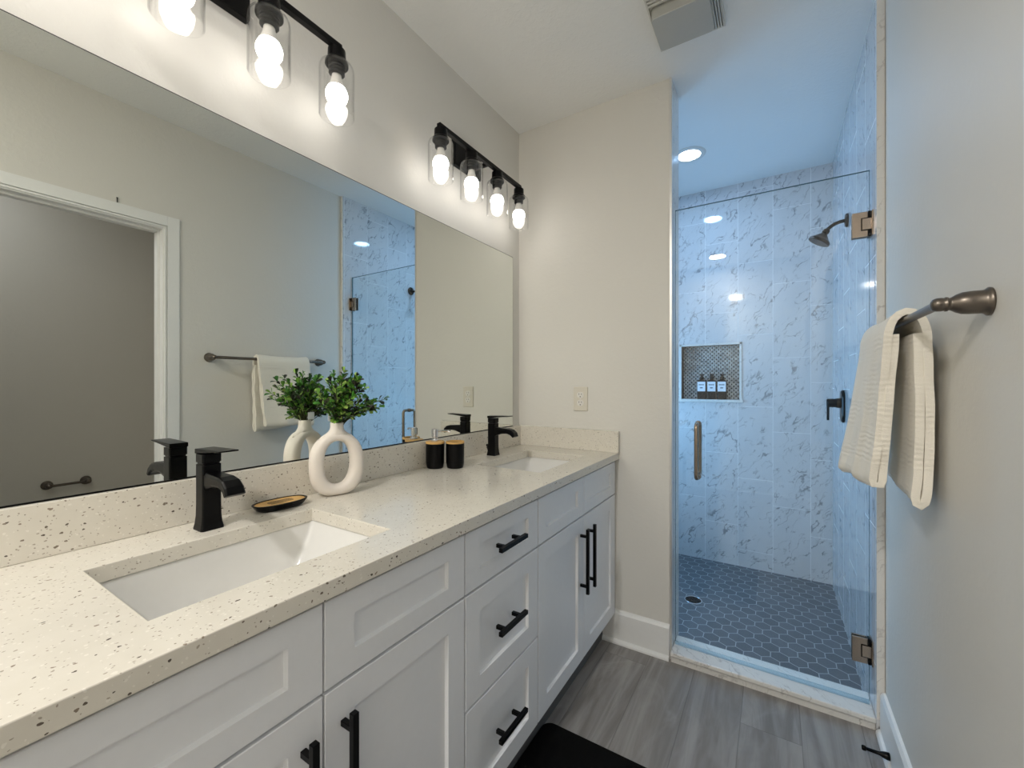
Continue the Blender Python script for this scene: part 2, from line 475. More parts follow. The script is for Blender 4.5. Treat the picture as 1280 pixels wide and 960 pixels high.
# shower shell
NX0, NX1, NZ0, NZ1 = -.56, -.193, 1.093, 1.468
sb = holed(B(), 'y', [XW, NX0, NX1, XT], [-.06, NZ0, NZ1, ZC], {(1, 1)}, YB, YB+.14)
struct('wall_shower_back', sb, M['marble_x'])
struct('wall_shower_right', bx(XT, XR, 1.893, YB+.14, -.06, ZC), M['marble_y'])
struct('wall_shower_left', bx(XW, XW+.02, YP+.02, YB, -.06, ZC), M['marble_y'])
struct('wall_shower_front', bx(XW+.02, XS-.004, YP, YP+.02, -.06, ZC), M['marble_x'])
struct('floor_shower', bx(XW, XT, 1.955, YB, -.07, -.012), M['hex'])
struct('trim_1', bx(XS-.004, XS, YE+.012, YP+.02, 0, ZC), M['slab'])                       # jamb facing
struct('trim_2', bx(XS-.008, XS+.001, YE-.003, YE+.012, .0, ZC), M['nickel'])             # jamb edge strip
struct('trim_3', bx(XT, XR-.001, 1.888, 1.893, .048, ZC), M['slab'])                # tile edge strip, right wall
wf = B()
box(wf, XW+.02, XW+.034, 2.39, 2.42, .70, 1.40); box(wf, XW+.02, XW+.034, 2.88, 2.91, .70, 1.40)
box(wf, XW+.02, XW+.034, 2.42, 2.88, .70, .75); box(wf, XW+.02, XW+.034, 2.42, 2.88, 1.35, 1.40)
struct('added_window_1', wf, M['trim'])  # unseen window frame, added around the blue shower fill
# niche lining
nb = B()
box(nb, NX0, NX1, YB+.09, YB+.1, NZ0, NZ1)
box(nb, NX0-.01, NX0, YB+.002, YB+.1, NZ0, NZ1); box(nb, NX1, NX1+.01, YB+.002, YB+.1, NZ0, NZ1)
box(nb, NX0, NX1, YB+.002, YB+.1, NZ1, NZ1+.01); box(nb, NX0, NX1, YB+.002, YB+.1, NZ0-.01, NZ0)
struct('wall_niche', nb, M['mosaic'])
nt_ = B()
box(nt_, NX1-.002, NX1+.012, YB-.006, YB+.002, NZ0, NZ1+.012); box(nt_, NX0-.012, NX0+.002, YB-.006, YB+.002, NZ0, NZ1+.012)
box(nt_, NX0-.012, NX1+.012, YB-.006, YB+.002, NZ1-.002, NZ1+.012)
box(nt_, NX0-.02, NX1+.02, YB-.016, YB+.09, NZ0-.016, NZ0+.002)
struct('trim_4', nt_, M['slab'], bevel=.002)
# kerb
kb = B()
box(kb, XS, XT, 1.902, 2.035, -.06, .028)
box(kb, XS, XT, 1.890, 2.040, .028, .047)
struct('trim_5', kb, M['slab'], bevel=.004)

# skirting with shoe moulding
def skirt(name, axis, w0, sgn, a0, a1):
    t = .014*sgn; s = .012*sgn
    poly = [(w0, 0), (w0+t+s, 0), (w0+t+s*.95, .008), (w0+t+s*.6, .015), (w0+t, .019), (w0+t, .135), (w0+t*.55, .146), (w0, .150)]
    if axis == 'x': poly_ = [(p[0], p[1]) for p in poly]
    b = B()
    prism(b, poly, axis, a0, a1)
    return struct(name, b, M['trim'])
skirt('baseboard_end', 'x', YE, -1, XW+.47, XS-.008)
skirt('baseboard_right', 'y', XR, -1, DY1+.095, 1.886)
skirt('baseboard_right_near', 'y', XR, -1, YBK, DY0-.095)
skirt('baseboard_rear', 'x', YBK, 1, XW, XR-.03)

# doorway of the toilet room: casing, jambs and stops
dj = B()
for x0, x1, x2 in ((XR-.008, XR, XR-.006), (XR+.11, XR+.118, XR+.116)):
    for e0, e1 in ((.018, .068), (.006, .0145)):         # flat casing and its inner bead, a groove between
        a, b = (x0, x1) if e0 > .01 else (min(x2, x1 if x2 < x1 else x0), max(x2, x1 if x2 < x1 else x0))
        box(dj, a, b, DY1+e0, DY1+e1, 0, DZ+e1); box(dj, a, b, DY0-e1, DY0-e0, 0, DZ+e1)
        box(dj, a, b, DY0-e0, DY1+e0, DZ+e0, DZ+e1)
box(dj, XR, XR+.11, DY1, DY1+.018, 0, DZ+.018); box(dj, XR, XR+.11, DY0-.018, DY0, 0, DZ+.018)
box(dj, XR, XR+.11, DY0, DY1, DZ, DZ+.018)
box(dj, XR+.035, XR+.07, DY1-.011, DY1, 0, DZ); box(dj, XR+.035, XR+.07, DY0, DY0+.011, 0, DZ)
box(dj, XR+.035, XR+.07, DY0+.011, DY1-.011, DZ-.011, DZ)
struct('door_1', dj, M['trim'], bevel=.0015)
# toilet room beyond
struct('wall_toilet_far', bx(1.322, 1.42, -.62, 1.72, 0, ZC), M['toiletwall'])
struct('wall_toilet_left', bx(XR+.11, 1.322, 1.62, 1.72, 0, ZC), M['toiletwall'])
struct('wall_toilet_right', bx(XR+.11, 1.322, -.62, -.52, 0, ZC), M['toiletwall'])

# ------------------------------------------------------------------ vanity cabinets
def shaker(y0, y1, z0, z1, stile=.058, rail=.055, t=.019, rec=.009):
    bm = B()
    def ring(x, i): return [bm.verts.new((x, *p)) for p in ((y0+i[0], z0+i[1]), (y1-i[0], z0+i[1]), (y1-i[0], z1-i[1]), (y0+i[0], z1-i[1]))]
    e = .0012
    rs = [ring(-t, (0, 0)), ring(-e, (0, 0)), ring(0, (e, e)), ring(0, (stile, rail)), ring(-rec, (stile+.0025, rail+.0025))]
    for a, b in zip(rs, rs[1:]):
        for k in range(4): bm.faces.new((a[k], a[(k+1) % 4], b[(k+1) % 4], b[k]))
    bm.faces.new(rs[0]); bm.faces.new(rs[-1])
    return bm
def pull(vertical, y, z, L, parent):
    bm = B(); a = .0058; c0 = .030
    if vertical:
        box(bm, c0-a, c0+a, y-a, y+a, z-L/2, z+L/2)
        for s in (-1, 1): box(bm, 0, c0-a, y-.005, y+.005, z+s*(L/2-.028)-.005, z+s*(L/2-.028)+.005)
    else:
        box(bm, c0-a, c0+a, y-L/2, y+L/2, z-a, z+a)
        for s in (-1, 1): box(bm, 0, c0-a, y+s*(L/2-.028)-.005, y+s*(L/2-.028)+.005, z-.005, z+.005)
    return obj('handle', bm, M['black'], parent, bevel=.001)
Z_TOP, Z_BOT = .840, .136
def carcass(parent, w):
    b = B(); D0, D1 = XW+.004-XF, -.0195        # depth measured from the fronts plane
    box(b, D0, D1, 0, .016, .115, .849); box(b, D0, D1, w-.016, w, .115, .849)
    box(b, D0, D1, .016, w-.016, .115, .131); box(b, D0, D0+.01, .016, w-.016, .131, .849)
    box(b, D1-.02, D1, .016, w-.016, .829, .849); box(b, D1-.02, D1, .016, w-.016, .675, .705)
    obj('carcass', b, M['cabinet'], parent)
    k = bx(-.075, -.06, 0, w, 0, .115); obj('toe_kick', k, M['dark'], parent)
def sink_base(y0, w, label):
    t = thing('sink_base_cabinet', label, 'cabinet', (XF, y0, 0), 'white shaker vanity cabinets')
    carcass(t, w); g_ = .0018; h = w/2
    for s in (0, 1):
        a, b = s*h+g_, (s+1)*h-g_
        obj('false_front', shaker(a, b, .693, Z_TOP, .058, .042), M['cabinet'], t)
    for s in (0, 1):
        a, b = s*h+g_, (s+1)*h-g_
        d = obj('door', shaker(a, b, Z_BOT, .687), M['cabinet'], t)
        pull(True, h+(-.036 if s == 0 else .036), .527, .245, d)
    return t
def drawer_bank(y0, w, label):
    t = thing('drawer_cabinet', label, 'cabinet', (XF, y0, 0), 'white shaker vanity cabinets')
    carcass(t, w)
    for z0, z1, r in ((.693, Z_TOP, .042), (.412, .687, .055), (Z_BOT, .406, .055)):
        d = obj('drawer', shaker(.0018, w-.0018, z0, z1, .058, r), M['cabinet'], t)
        pull(False, w/2-.008, (z0+z1)/2+.004, .134, d)
    return t
sink_base(.050, .742, 'white shaker double-door cabinet under the nearer sink')
drawer_bank(.7935, .3650, 'white shaker three-drawer cabinet between the two sink cabinets')
sink_base(1.160, .750, 'white shaker double-door cabinet under the far sink by the outlet wall')

# worktop
S1, S2 = (.220, .640), (1.335, 1.752)
SX = (-1.003, -.716)
slab = holed(B(), 'z', [XW+.002, SX[0], SX[1], XK], [.040, S1[0], S1[1], S2[0], S2[1], YE-.002], {(1, 1), (1, 3)}, ZK-.031, ZK)
tag(obj('countertop', slab, M['quartz'], None, bevel=.0018), 'long cream speckled quartz vanity countertop with two sink cutouts', 'countertop')
tag(obj('backsplash', bx(XW+.002, XW+.022, .040, YE-.002, ZK+.0003, ZK+.1005), M['quartz'], None, bevel=.0012), 'long low speckled quartz backsplash strip under the mirror', 'backsplash')
tag(obj('backsplash', bx(XW+.0222, XK+.003, YE-.022, YE-.002, ZK+.0003, ZK+.1005), M['quartz'], None, bevel=.0012), 'short quartz side splash against the end wall below the outlet', 'backsplash')

# sinks
def make_sink(label):
    w_, d_ = .426, .293
    t = thing('undermount_sink', label, 'sink', (0, 0, 0), 'white undermount sinks')
    b = B(); z1 = -.0314
    def R(ix, iy, z, r=.02): return [(p[0], p[1], z) for p in rrect(-d_/2+ix, d_/2-ix, -w_/2+iy, w_/2-iy, r)]
    loft(b, [R(-.018, -.018, z1-.02, .02), R(-.018, -.018, z1, .02), R(0, 0, z1, .012), R(.0005, .0005, z1-.002, .012), R(.001, .002, z1-.006, .012), R(.004, .012, z1-.03, .015), R(.010, .050, z1-.105, .02), R(.02, .066, z1-.122, .03), R(.10, .17, z1-.128, .03)], cap0=False)
    obj('basin', b, M['ceramic'], t, smooth=True)
    d = B(); lathe(d, [(.022, z1-.1275), (.0225, z1-.125), (.016, z1-.1245), (.015, z1-.1265), (.0, z1-.1265)], cap1=False, seg=24)
    obj('drain', d, M['black'], t, smooth=True)
    return t
sk = make_sink('white rectangular undermount sink nearer the soap dish')
sk.location = ((SX[0]+SX[1])/2, sum(S1)/2, ZK)
dup(sk, ((SX[0]+SX[1])/2, sum(S2)/2, ZK), 'white rectangular undermount sink near the outlet wall')

# faucets
def make_faucet(label):
    t = thing('faucet', label, 'faucet', (0, 0, 0), 'black single-lever faucets')
    def sq(r, z, sy=1.0, ox=0): return [(ox+p[0], p[1]*sy, z) for p in rrect(-r, r, -r, r, r*.25, 3)]
    b = B()
    loft(b, [sq(.0228, 0), sq(.0225, .004), sq(.0205, .014), sq(.0190, .030), sq(.0185, .055), sq(.0185, .143)])
    obj('body', b, M['black'], t, smooth=False, bevel=.0008)
    sp = B()                                               # wide waterfall spout, bending down at the lip
    path = [(.015, .108), (.05, .112), (.080, .1125), (.098, .1085), (.110, .1000), (.117, .0885)]
    rings = []
    for i, (px, pz) in enumerate(path):
        hw = .0165+.0035*i/5; hh = (.019, .0125, .0110, .0110, .0095, .0055)[i]
        a = path[max(i-1, 0)]; c = path[min(i+1, 5)]
        t_ = Vector((c[0]-a[0], 0, c[1]-a[1])).normalized(); n_ = Vector((-t_.z, 0, t_.x))
        rings.append([tuple(Vector((px, 0, pz))+n_*v*hh+Vector((0, u*hw, 0))) for u, v in ((-1, -.5), (-.85, -1), (.85, -1), (1, -.5), (1, .6), (.8, 1), (-.8, 1), (-1, .6))])
    loft(sp, rings)
    obj('spout', sp, M['black'], t, bevel=.001)
    lv = B()
    loft(lv, [sq(.0165, .1435), sq(.0165, .147), ], True, True)
    loft(lv, [sq(.0187, .147), sq(.0187, .166)])
    prism(lv, [(-.020, .166), (.050, .1730), (.092, .1760), (.092, .1790), (.050, .1785), (-.020, .1765)], 'y', -.0192, .0192)
    obj('lever', lv, M['black'], t, bevel=.001)
    lr = B()
    tube(lr, [(-.0185, 0, .012), (-.030, 0, .024), (-.034, 0, .040)], [.003, .003, .003], 8)
    lathe(lr, [(.0, .038), (.0045, .040), (.0045, .046), (0, .048)], 'z', (-.034, 0, 0), 10, False, False)
    obj('lift_rod', lr, M['black'], t, smooth=True)
    return t
fc = make_faucet('matte black waterfall faucet behind the nearer sink')
fc.location = (-1.063, .432, ZK)
dup(fc, (-1.070, 1.553, ZK), 'matte black waterfall faucet behind the far sink near the outlet wall')

# mirror
MR = thing('wall_mirror', 'large frameless wall mirror above the vanity backsplash', 'mirror', (XW, 0, ZK+.1015))
my0, my1, mz = .045, 1.847, 1.857-ZK-.1015
obj('mirror_pane', bx(.0062, .0072, my0, my1, 0, mz), M['mirror'], MR)
obj('backing_and_gap_shadow', bx(.001, .0062, my0-.0005, my1+.002, -.0002, mz+.0025), M['socketdark'], MR)  # dark rim past the pane paints the gap shadow at the mirror edge
obj('bottom_channel', bx(.0073, .0095, my0, my1, -.0002, .0025), M['black'], MR)

# ------------------------------------------------------------------ vanity lights
def make_light(label):
    t = thing('vanity_light', label, 'wall light', (0, 0, 0), 'black four-bulb vanity lights')
    OX = .110
    obj('back_plate', bx(.001, .024, -.092, .092, -.062, .058), M['black'], t, bevel=.003)
    obj('bar', bx(OX-.0085, OX+.0085, -.292, .292, -.042, -.025), M['black'], t, bevel=.001)
    for s in (-1, 1): obj('stem', bx(.022, OX-.008, s*.03-.007, s*.03+.007, -.041, -.026), M['black'], t, bevel=.001)
    for k in range(4):
        y = (k-1.5)*.1865
        s = B()
        lathe(s, [(.012, -.042), (.0235, -.046), (.0245, -.072), (.031, -.080), (.031, -.0885), (.0, -.0885)], 'z', (OX, y, 0), 28, True, False)
        lathe(s, [(.0, -.089), (.0215, -.089), (.0225, -.094), (.0205, -.097), (.0225, -.102), (.0205, -.106), (.0215, -.112), (.0175, -.116), (0, -.116)], 'z', (OX, y, 0), 28, False, False)
        so = obj('socket', s, M['black'], t, smooth=False)
        gl = B()
        lathe(gl, [(.0315, -.0868), (.038, -.0875), (.0435, -.091), (.0462, -.098), (.0470, -.108), (.0470, -.232)], 'z', (OX, y, 0), 48, False, False)
        lathe(gl, [(.0315, -.0892), (.0375, -.0899), (.0422, -.0932), (.0444, -.099), (.0450, -.108), (.0450, -.232)], 'z', (OX, y, 0), 48, False, False)
        lathe(gl, [(.0450, -.232), (.0456, -.2332), (.0464, -.2332), (.0470, -.232)], 'z', (OX, y, 0), 48, False, False)
        obj('lamp_shade', gl, M['glass'], so, smooth=True)
        nk = B()
        lathe(nk, [(.0125, -.114), (.0135, -.122), (.0165, -.135), (.0215, -.148), (.0235, -.152), (.0, -.152)], 'z', (OX, y, 0), 24, True, False)
        obj('bulb_neck', nk, M['plastic'], so, smooth=True)
        bu = B()
        R = .0298; cz = -.172
        prof = [(.0238, -.1525)] + [(R*math.cos(a), cz+R*math.sin(a)) for a in [math.radians(38-i*128/10) for i in range(11)]]
        lathe(bu, prof, 'z', (OX, y, 0), 20, True, False)
        obj('light_bulb', bu, M['bulb'], so, smooth=True)
    return t
vl = make_light('black four-bulb vanity light above the nearer sink, cut off by the frame top')
vl.location = (XW, .462, 2.188)
dup(vl, (XW, 1.457, 2.188), 'black four-bulb vanity light near the corner above the far sink')

# ------------------------------------------------------------------ ceiling things
ef = thing('exhaust_fan', 'off-white bathroom exhaust fan cover with slatted grille on the ceiling', 'exhaust fan', (-.266, 1.567, ZC))
gr = B()
X0, X1, Y0, Y1 = -.115, .115, -.165, .160
box(gr, X0, X1, Y0, Y1, -.006, -.0005, 0)
box(gr, X0, X0+.006, Y0, Y1, -.018, -.006); box(gr, X1-.005, X1, Y0, Y1, -.018, -.006)
box(gr, X0+.006, X1-.005, Y0, Y0+.006, -.018, -.006); box(gr, X0+.006, X1-.005, Y1-.006, Y1, -.018, -.006)
for k in range(6): box(gr, X0+.006, .078, Y0+.016+k*.0155, Y0+.0245+k*.0155, -.018, -.006)
for k in range(4): box(gr, .082+k*.0085, .0868+k*.0085, Y0+.006, Y1-.006, -.018, -.006)
obj('grille', gr, M['fan'], ef, bevel=.0008)
lb = B()
pl_ = rrect(-.105, .083, -.046, .120, .014)
loft(lb, [[(p[0], p[1], -.006) for p in pl_], [(p[0], p[1], -.046) for p in pl_], [(p[0]*.985-.0002, p[1]*.985+.0006, -.0485) for p in pl_]])
obj('lens_panel', lb, M['lens'], ef)
cl = thing('recessed_light', 'round white recessed downlight lit in the shower ceiling', 'ceiling light', (-.42, 2.62, ZC))
rg = B(); lathe(rg, [(.062, -.001), (.062, -.006), (.066, -.008), (.088, -.004), (.090, -.0005)], seg=48, cap0=False, cap1=False)
obj('trim_ring', rg, M['plastic'], cl, smooth=True)
ln = B(); lathe(ln, [(.0615, -.0035), (.0, -.0035)], seg=40, cap0=False, cap1=False)
obj('lens', ln, M['canlens'], cl)
dup(cl, (-.50, -.92, ZC), 'round white fill downlight added behind the camera, small glint in the glass of the shower door')  # unseen fitting added to carry the rear fill light

# ------------------------------------------------------------------ shower door
GY = 1.965
sd = thing('shower_door', 'frameless clear glass shower door with bronze hinges and pull', 'shower door', (0, GY, .047))
GX0, GX1, GZ1 = XS+.008, XT-.008, 1.970-.047
obj('glass_pane', bx(GX0, GX1, -.004, .004, .014, GZ1), M['door_glass'], sd)
ed = B()
box(ed, GX0, GX1, -.0042, .0042, GZ1, GZ1+.0012)
box(ed, GX1, GX1+.001, -.0042, .0042, .014, GZ1+.0012); box(ed, GX0-.001, GX0, -.0042, .0042, .014, GZ1+.0012)
obj('pane_edge', ed, M['edge_glass'], sd)
obj('bottom_seal', bx(GX0, GX1, -.0055, .0055, .001, .0135), clear_glass('seal_vinyl', (.8, .87, .9), 1.0, .1), sd)
for zc_ in (1.776-.047, .240-.047):
    h = B()
    box(h, GX1-.050, GX1-.006, -.0125, -.0047, zc_-.045, zc_+.045); box(h, GX1-.050, GX1-.006, .0047, .0125, zc_-.045, zc_+.045)
    ho = obj('hinge', h, M['bronze'], sd, bevel=.001)
    k = B()
    box(k, GX1-.022, GX1+.004, -.0155, -.0128, zc_-.020, zc_+.020); box(k, GX1-.004, GX1+.0035, -.0125, .0125, zc_-.020, zc_+.020)
    obj('hinge_knuckle', k, M['bronze'], ho, bevel=.0008)
    q = B(); box(q, GX1-.025, GX1+.0036, -.0129, -.0126, zc_-.023, zc_+.023); box(q, GX1-.005, GX1+.0036, -.0126, .0122, zc_-.046, zc_+.046)
    obj('knuckle_gap_outline', q, M['black'], ho)  # thin black plate painting the dark gap around the knuckle
    p = B(); box(p, GX1+.0038, GX1+.0078, -.025, .025, zc_-.045, zc_+.045)
    obj('wall_plate', p, M['bronze'], ho, bevel=.0008)
HX = -.279
hb = B()
for s in (-1, 1):
    o_ = .0045*s; d = .050*s; z0, z1 = .800-.047, 1.030-.047; r = .018
    pts = [(HX, o_, z0)]
    pts += [(HX, d-r*s+r*s*math.sin(a), z0+r-r*math.cos(a)) for a in [PI/2*i/5 for i in range(6)]]
    pts += [(HX, d-r*s+r*s*math.cos(a), z1-r+r*math.sin(a)) for a in [PI/2*i/5 for i in range(6)]]
    pts += [(HX, o_, z1)]
    tube(hb, pts, .0088, 14)
    for z in (z0, z1): lathe(hb, [(.012, o_), (.012, o_+.003*s), (.0088, o_+.004*s)], 'y', (HX, 0, z), 16, True, False)
obj('pull_handle', hb, M['bronze'], sd, smooth=True)

# shower fittings
sh = thing('wall_shower', 'black shower head on a curved arm high on the tiled wall', 'shower head', (XT, 2.546, 1.983))
f_ = B(); lathe(f_, [(.032, -.001), (.032, -.006), (.028, -.011), (.012, -.014)], 'x', seg=28)
obj('flange', f_, M['black'], sh, smooth=True)
a_ = B(); tube(a_, [(-.008, 0, 0), (-.03, 0, -.002), (-.05, 0, -.008), (-.066, 0, -.018), (-.080, 0, -.031)], .0085, 12)
obj('shower_arm', a_, M['black'], sh, smooth=True)
hd = B()
lathe(hd, [(.010, 0), (.014, -.004), (.015, -.016), (.012, -.022), (.016, -.027), (.034, -.046), (.046, -.056), (.048, -.060), (.048, -.068), (.044, -.070), (0, -.070)], 'z', seg=32, cap1=False)
bmesh.ops.rotate(hd, verts=hd.verts, cent=(0, 0, 0), matrix=Matrix.Rotation(math.radians(32), 3, 'Y'))
bmesh.ops.translate(hd, verts=hd.verts, vec=(-.078, 0, -.029))
obj('spray_head', hd, M['black'], sh, smooth=False)
vv = thing('shower_valve', 'black shower valve with lever handle on the tiled wall below the shower head', 'shower valve', (XT, 2.681, 1.088))
e_ = B()
pl = rrect(-.048, .048, -.082, .082, .04, 8)
loft(e_, [[(-.001, *p) for p in pl], [(-.007, *p) for p in pl], [(-.013, p[0]*.86, p[1]*.92) for p in pl]])
obj('escutcheon', e_, M['black'], vv, bevel=.001)
k_ = B(); lathe(k_, [(.026, -.012), (.024, -.030), (.022, -.034), (.022, -.066), (.018, -.070)], 'x', (0, 0, .016), 24)
prism(k_, [(-.016, .034), (.016, .034), (.016, .0), (.008, -.072), (-.008, -.072), (-.016, 0)], 'x', -.070, -.060)
obj('lever', k_, M['black'], vv, bevel=.001)
dr = thing('shower_drain', 'round dark grated drain in the hex tile shower floor', 'drain', (-.385, 2.535, -.012))
r_ = B(); lathe(r_, [(.047, .0005), (.047, .003), (.041, .0035), (.041, .001)], seg=36, cap0=False, cap1=False)
obj('rim', r_, M['chrome'], dr, smooth=True)
gt = B(); lathe(gt, [(.041, .0008), (0, .0008)], seg=30, cap0=False, cap1=False)
for i in range(-2, 3):
    for j in range(-2, 3):
        if i*i+j*j <= 6 and (i+j) % 2 == 0: box(gt, i*.0135-.0055, i*.0135+.0055, j*.0135-.0028, j*.0135+.0028, .0015, .003)
obj('grate', gt, M['black'], dr)

# niche bottles
def make_bottle(label):
    t = thing('pump_bottle', label, 'bottle', (0, 0, 0), 'black toiletry bottles in the shower niche')
    b = B(); pl = rrect(-.029, .029, -.024, .024, .008, 4)
    loft(b, [[(p[0], p[1], 0) for p in pl], [(p[0], p[1], .122) for p in pl], [(p[0]*.93, p[1]*.9, .130) for p in pl], [(p[0]*.42, p[1]*.5, .137) for p in pl], [(p[0]*.40, p[1]*.48, .142) for p in pl]])
    obj('body', b, M['black'], t, bevel=.0008)
    c = B(); lathe(c, [(.014, .142), (.014, .156), (.009, .158), (.009, .164), (.013, .165), (.013, .176)], seg=20)
    box(c, -.008, .008, -.030, 0, .167, .175)
    obj('pump_cap', c, M['black'], t)
    l = bx(-.0255, .0255, -.0252, -.0242, .055, .122)
    lo = obj('label_sticker', l, M['paper'], t)
    k = B(); box(k, -.017, .017, -.0256, -.0253, .098, .1035); box(k, -.009, .009, -.0256, -.0253, .076, .083)
    obj('print', k, M['ink'], lo)
    return t
bt = make_bottle('black pump bottle with white label, leftmost of three in the shower niche')
bt.location = (-.432, 3.216, NZ0+.002)
dup(bt, (-.368, 3.216, NZ0+.002), 'black pump bottle with white label, middle of three in the shower niche')
dup(bt, (-.304, 3.216, NZ0+.002), 'black pump bottle with white label, rightmost of three in the shower niche')

# ------------------------------------------------------------------ countertop things
# vase: tall ring with an oval hole and a short neck, turned towards the room
RZ = math.radians(70)
vs = thing('ring_vase', 'cream ceramic ring vase with oval hole holding greenery', 'vase', (-1.071, .759, ZK), rz=RZ)
vb = B()
n = 56
def sup(a, A, Bz, e):
    c, s = math.cos(a), math.sin(a)
    return A*math.copysign(abs(c)**(2/e), c), Bz*math.copysign(abs(s)**(2/e), s)
cz = .089
secs = []
for k in range(n):
    a = 2*PI*k/n
    ox, oz = sup(a, .0745, .089, 2.75 if a > PI else 2.35); ix, iz = sup(a, .0365, .062, 2.2)
    iz += .004
    sec = []
    for j in range(14):
        b_ = 2*PI*j/14
        c, s = math.cos(b_), math.sin(b_)
        f = .5+.5*math.copysign(abs(c)**.72, c); tt = .0225*math.copysign(abs(s)**.8, s)
        x = ix+(ox-ix)*f; z = iz+(oz-iz)*f
        z = max(z, -cz)
        sec.append((x, tt, cz+z))
    secs.append(sec)
RR = [[vb.verts.new(p) for p in s] for s in secs]
for k in range(n):
    a, b = RR[k], RR[(k+1) % n]
    for j in range(14): vb.faces.new((a[j], a[(j+1) % 14], b[(j+1) % 14], b[j]))
def ell(a, b, z): return [(a*math.cos(2*PI*k/28), b*math.sin(2*PI*k/28), z) for k in range(28)]
loft(vb, [ell(.052, .016, .160), ell(.0425, .0185, .169), ell(.0315, .0195, .176), ell(.0235, .0190, .182), ell(.0190, .0182, .189), ell(.0178, .0178, .196), ell(.0182, .0182, .206), ell(.0172, .0172, .208), ell(.0145, .0145, .207), ell(.0135, .0135, .192)], True, True)
obj('body', vb, M['vase'], vs, smooth=True)

random.seed(5)
pt_ = thing('artificial_greenery', 'bunch of small-leaved artificial boxwood sprigs in the ring vase', 'plant', (-1.071, .759, ZK+.189))
stm, lvs = B(), B()
def leaf(bm, p, d, up, L):
    s = d.cross(up).normalized(); u = s.cross(d).normalized(); w_ = L*.30
    prof = [(0, .12), (.35, .6), (.7, 1.0), (.92, .7)]
    c = [bm.verts.new(p+d*L*t+u*L*.10*math.sin(t*2.4)) for t, _ in prof]
    l = [bm.verts.new(p+d*L*t+s*w_*q+u*L*(.10*math.sin(t*2.4)+.10*q)) for t, q in prof]
    r = [bm.verts.new(p+d*L*t-s*w_*q+u*L*(.10*math.sin(t*2.4)+.10*q)) for t, q in prof]
    tip = bm.verts.new(p+d*L)
    for i in range(3):
        bm.faces.new((c[i], c[i+1], l[i+1], l[i])); bm.faces.new((c[i], r[i], r[i+1], c[i+1]))
    bm.faces.new((c[3], tip, l[3])); bm.faces.new((c[3], r[3], tip))
tips = []
for i in range(50):
    while True:
        x, y, z = random.uniform(-1, 1), random.uniform(-1, 1), random.uniform(-1, 1)
        if .35 < x*x+y*y+z*z < 1: break
    tips.append(Vector((.026+.058*x, -.002+.082*y, .094+.076*z)))
for i in range(9):      # spray leaning towards the far sink
    tips.append(Vector((random.uniform(-.01, .06), random.uniform(.085, .138), random.uniform(.045, .090)*(1))))
for tp in tips:
    tp.x = max(tp.x, -.034)
    p0 = Vector((random.uniform(-.008, .008), random.uniform(-.008, .008), 0))
    mid = Vector((tp.x*.35, tp.y*.4, max(.03, tp.z*.62+.012)))
    pts = [p0*(1-t)**2+2*mid*t*(1-t)+tp*t*t for t in [k/7 for k in range(8)]]
    tube(stm, [tuple(q) for q in pts], [.0013]*5+[.0009]*3, 5)
    m_ = 7
    for k in range(m_+1):
        t = .38+.62*k/m_
        i = min(int(t*7), 6); q = pts[i].lerp(pts[i+1], t*7-i)
        d = (pts[i+1]-pts[i]).normalized()
        rnd = Vector((random.gauss(0, 1), random.gauss(0, 1), random.gauss(0, 1)))
        sd_ = d.cross(rnd).normalized()
        L = random.uniform(.014, .0215)
        for s in ((1, -1) if k < m_ else (1, -1, 0)):
            dd = (d*random.uniform(.5, .9)+sd_*s*random.uniform(.6, .95)).normalized()
            e = q+dd*L
            if e.x < -.045: dd.x = abs(dd.x)
            leaf(lvs, q, dd, Vector((random.gauss(0, .5), random.gauss(0, .5), 1)).normalized(), L)
obj('stems', stm, M['stem'], pt_)
obj('leaves', lvs, M['leaf'], pt_)
obj('price_tag', bx(-.030, -.029, -.008, .012, .022, .044), M['paper'], pt_)

# soap dish
dish = thing('soap_dish', 'black oval soap dish with bamboo insert on the counter beside the nearer faucet', 'soap dish', (-1.080, .601, ZK), rz=math.radians(-4))
def oval(A, Bv, z, e=2.4, n=40):
    return [(Bv*math.copysign(abs(math.sin(2*PI*k/n))**(2/e), math.sin(2*PI*k/n)), A*math.copysign(abs(math.cos(2*PI*k/n))**(2/e), math.cos(2*PI*k/n)), z) for k in range(n)]
db = B(); loft(db, [oval(.050, .024, 0), oval(.058, .030, .005), oval(.066, .0365, .016), oval(.066, .0365, .018), oval(.0615, .032, .018), oval(.059, .030, .012)])
obj('tray', db, M['black'], dish, smooth=False, bevel=.0006)
ins = B(); loft(ins, [oval(.0590, .0298, .0122), oval(.0600, .0308, .0165)])
io = obj('insert', ins, M['bamboo'], dish)
for k in range(4):
    y = (-.0105+.007*k)
    s = bx(y-.0012, y+.0012, -.032+.003*abs(k-1.5), .032-.003*abs(k-1.5), .0166, .0169)
    obj('slot', s, M['socketdark'], io)

sp_ = thing('soap_dispenser', 'black soap dispenser with bamboo lid and chrome pump', 'soap dispenser', (-1.0945, 1.199, ZK), rz=math.radians(20))
def cup_prof(r): return [(r*.80, 0), (r*.88, .002), (r*.93, .008), (r, .020), (r*1.02, .088), (r*1.02, .0935)]
cb = B(); lathe(cb, cup_prof(.0345), seg=40); obj('body', cb, M['black'], sp_, smooth=False, bevel=.0008)
lc = B(); lathe(lc, [(.0355, .0937), (.0355, .100), (.034, .1015), (.0, .1015)], seg=40, cap1=False); obj('lid', lc, M['bamboo'], sp_)
pm = B(); lathe(pm, [(.0155, .1017), (.0155, .107), (.0135, .110), (.0095, .111), (.0095, .118), (.013, .119), (.013, .146), (.0115, .148), (0, .148)], seg=28, cap1=False)
tube(pm, [(.010, 0, .141), (.035, 0, .1415), (.052, 0, .141), (.060, 0, .137)], [.0045, .004, .0038, .0036], 12)
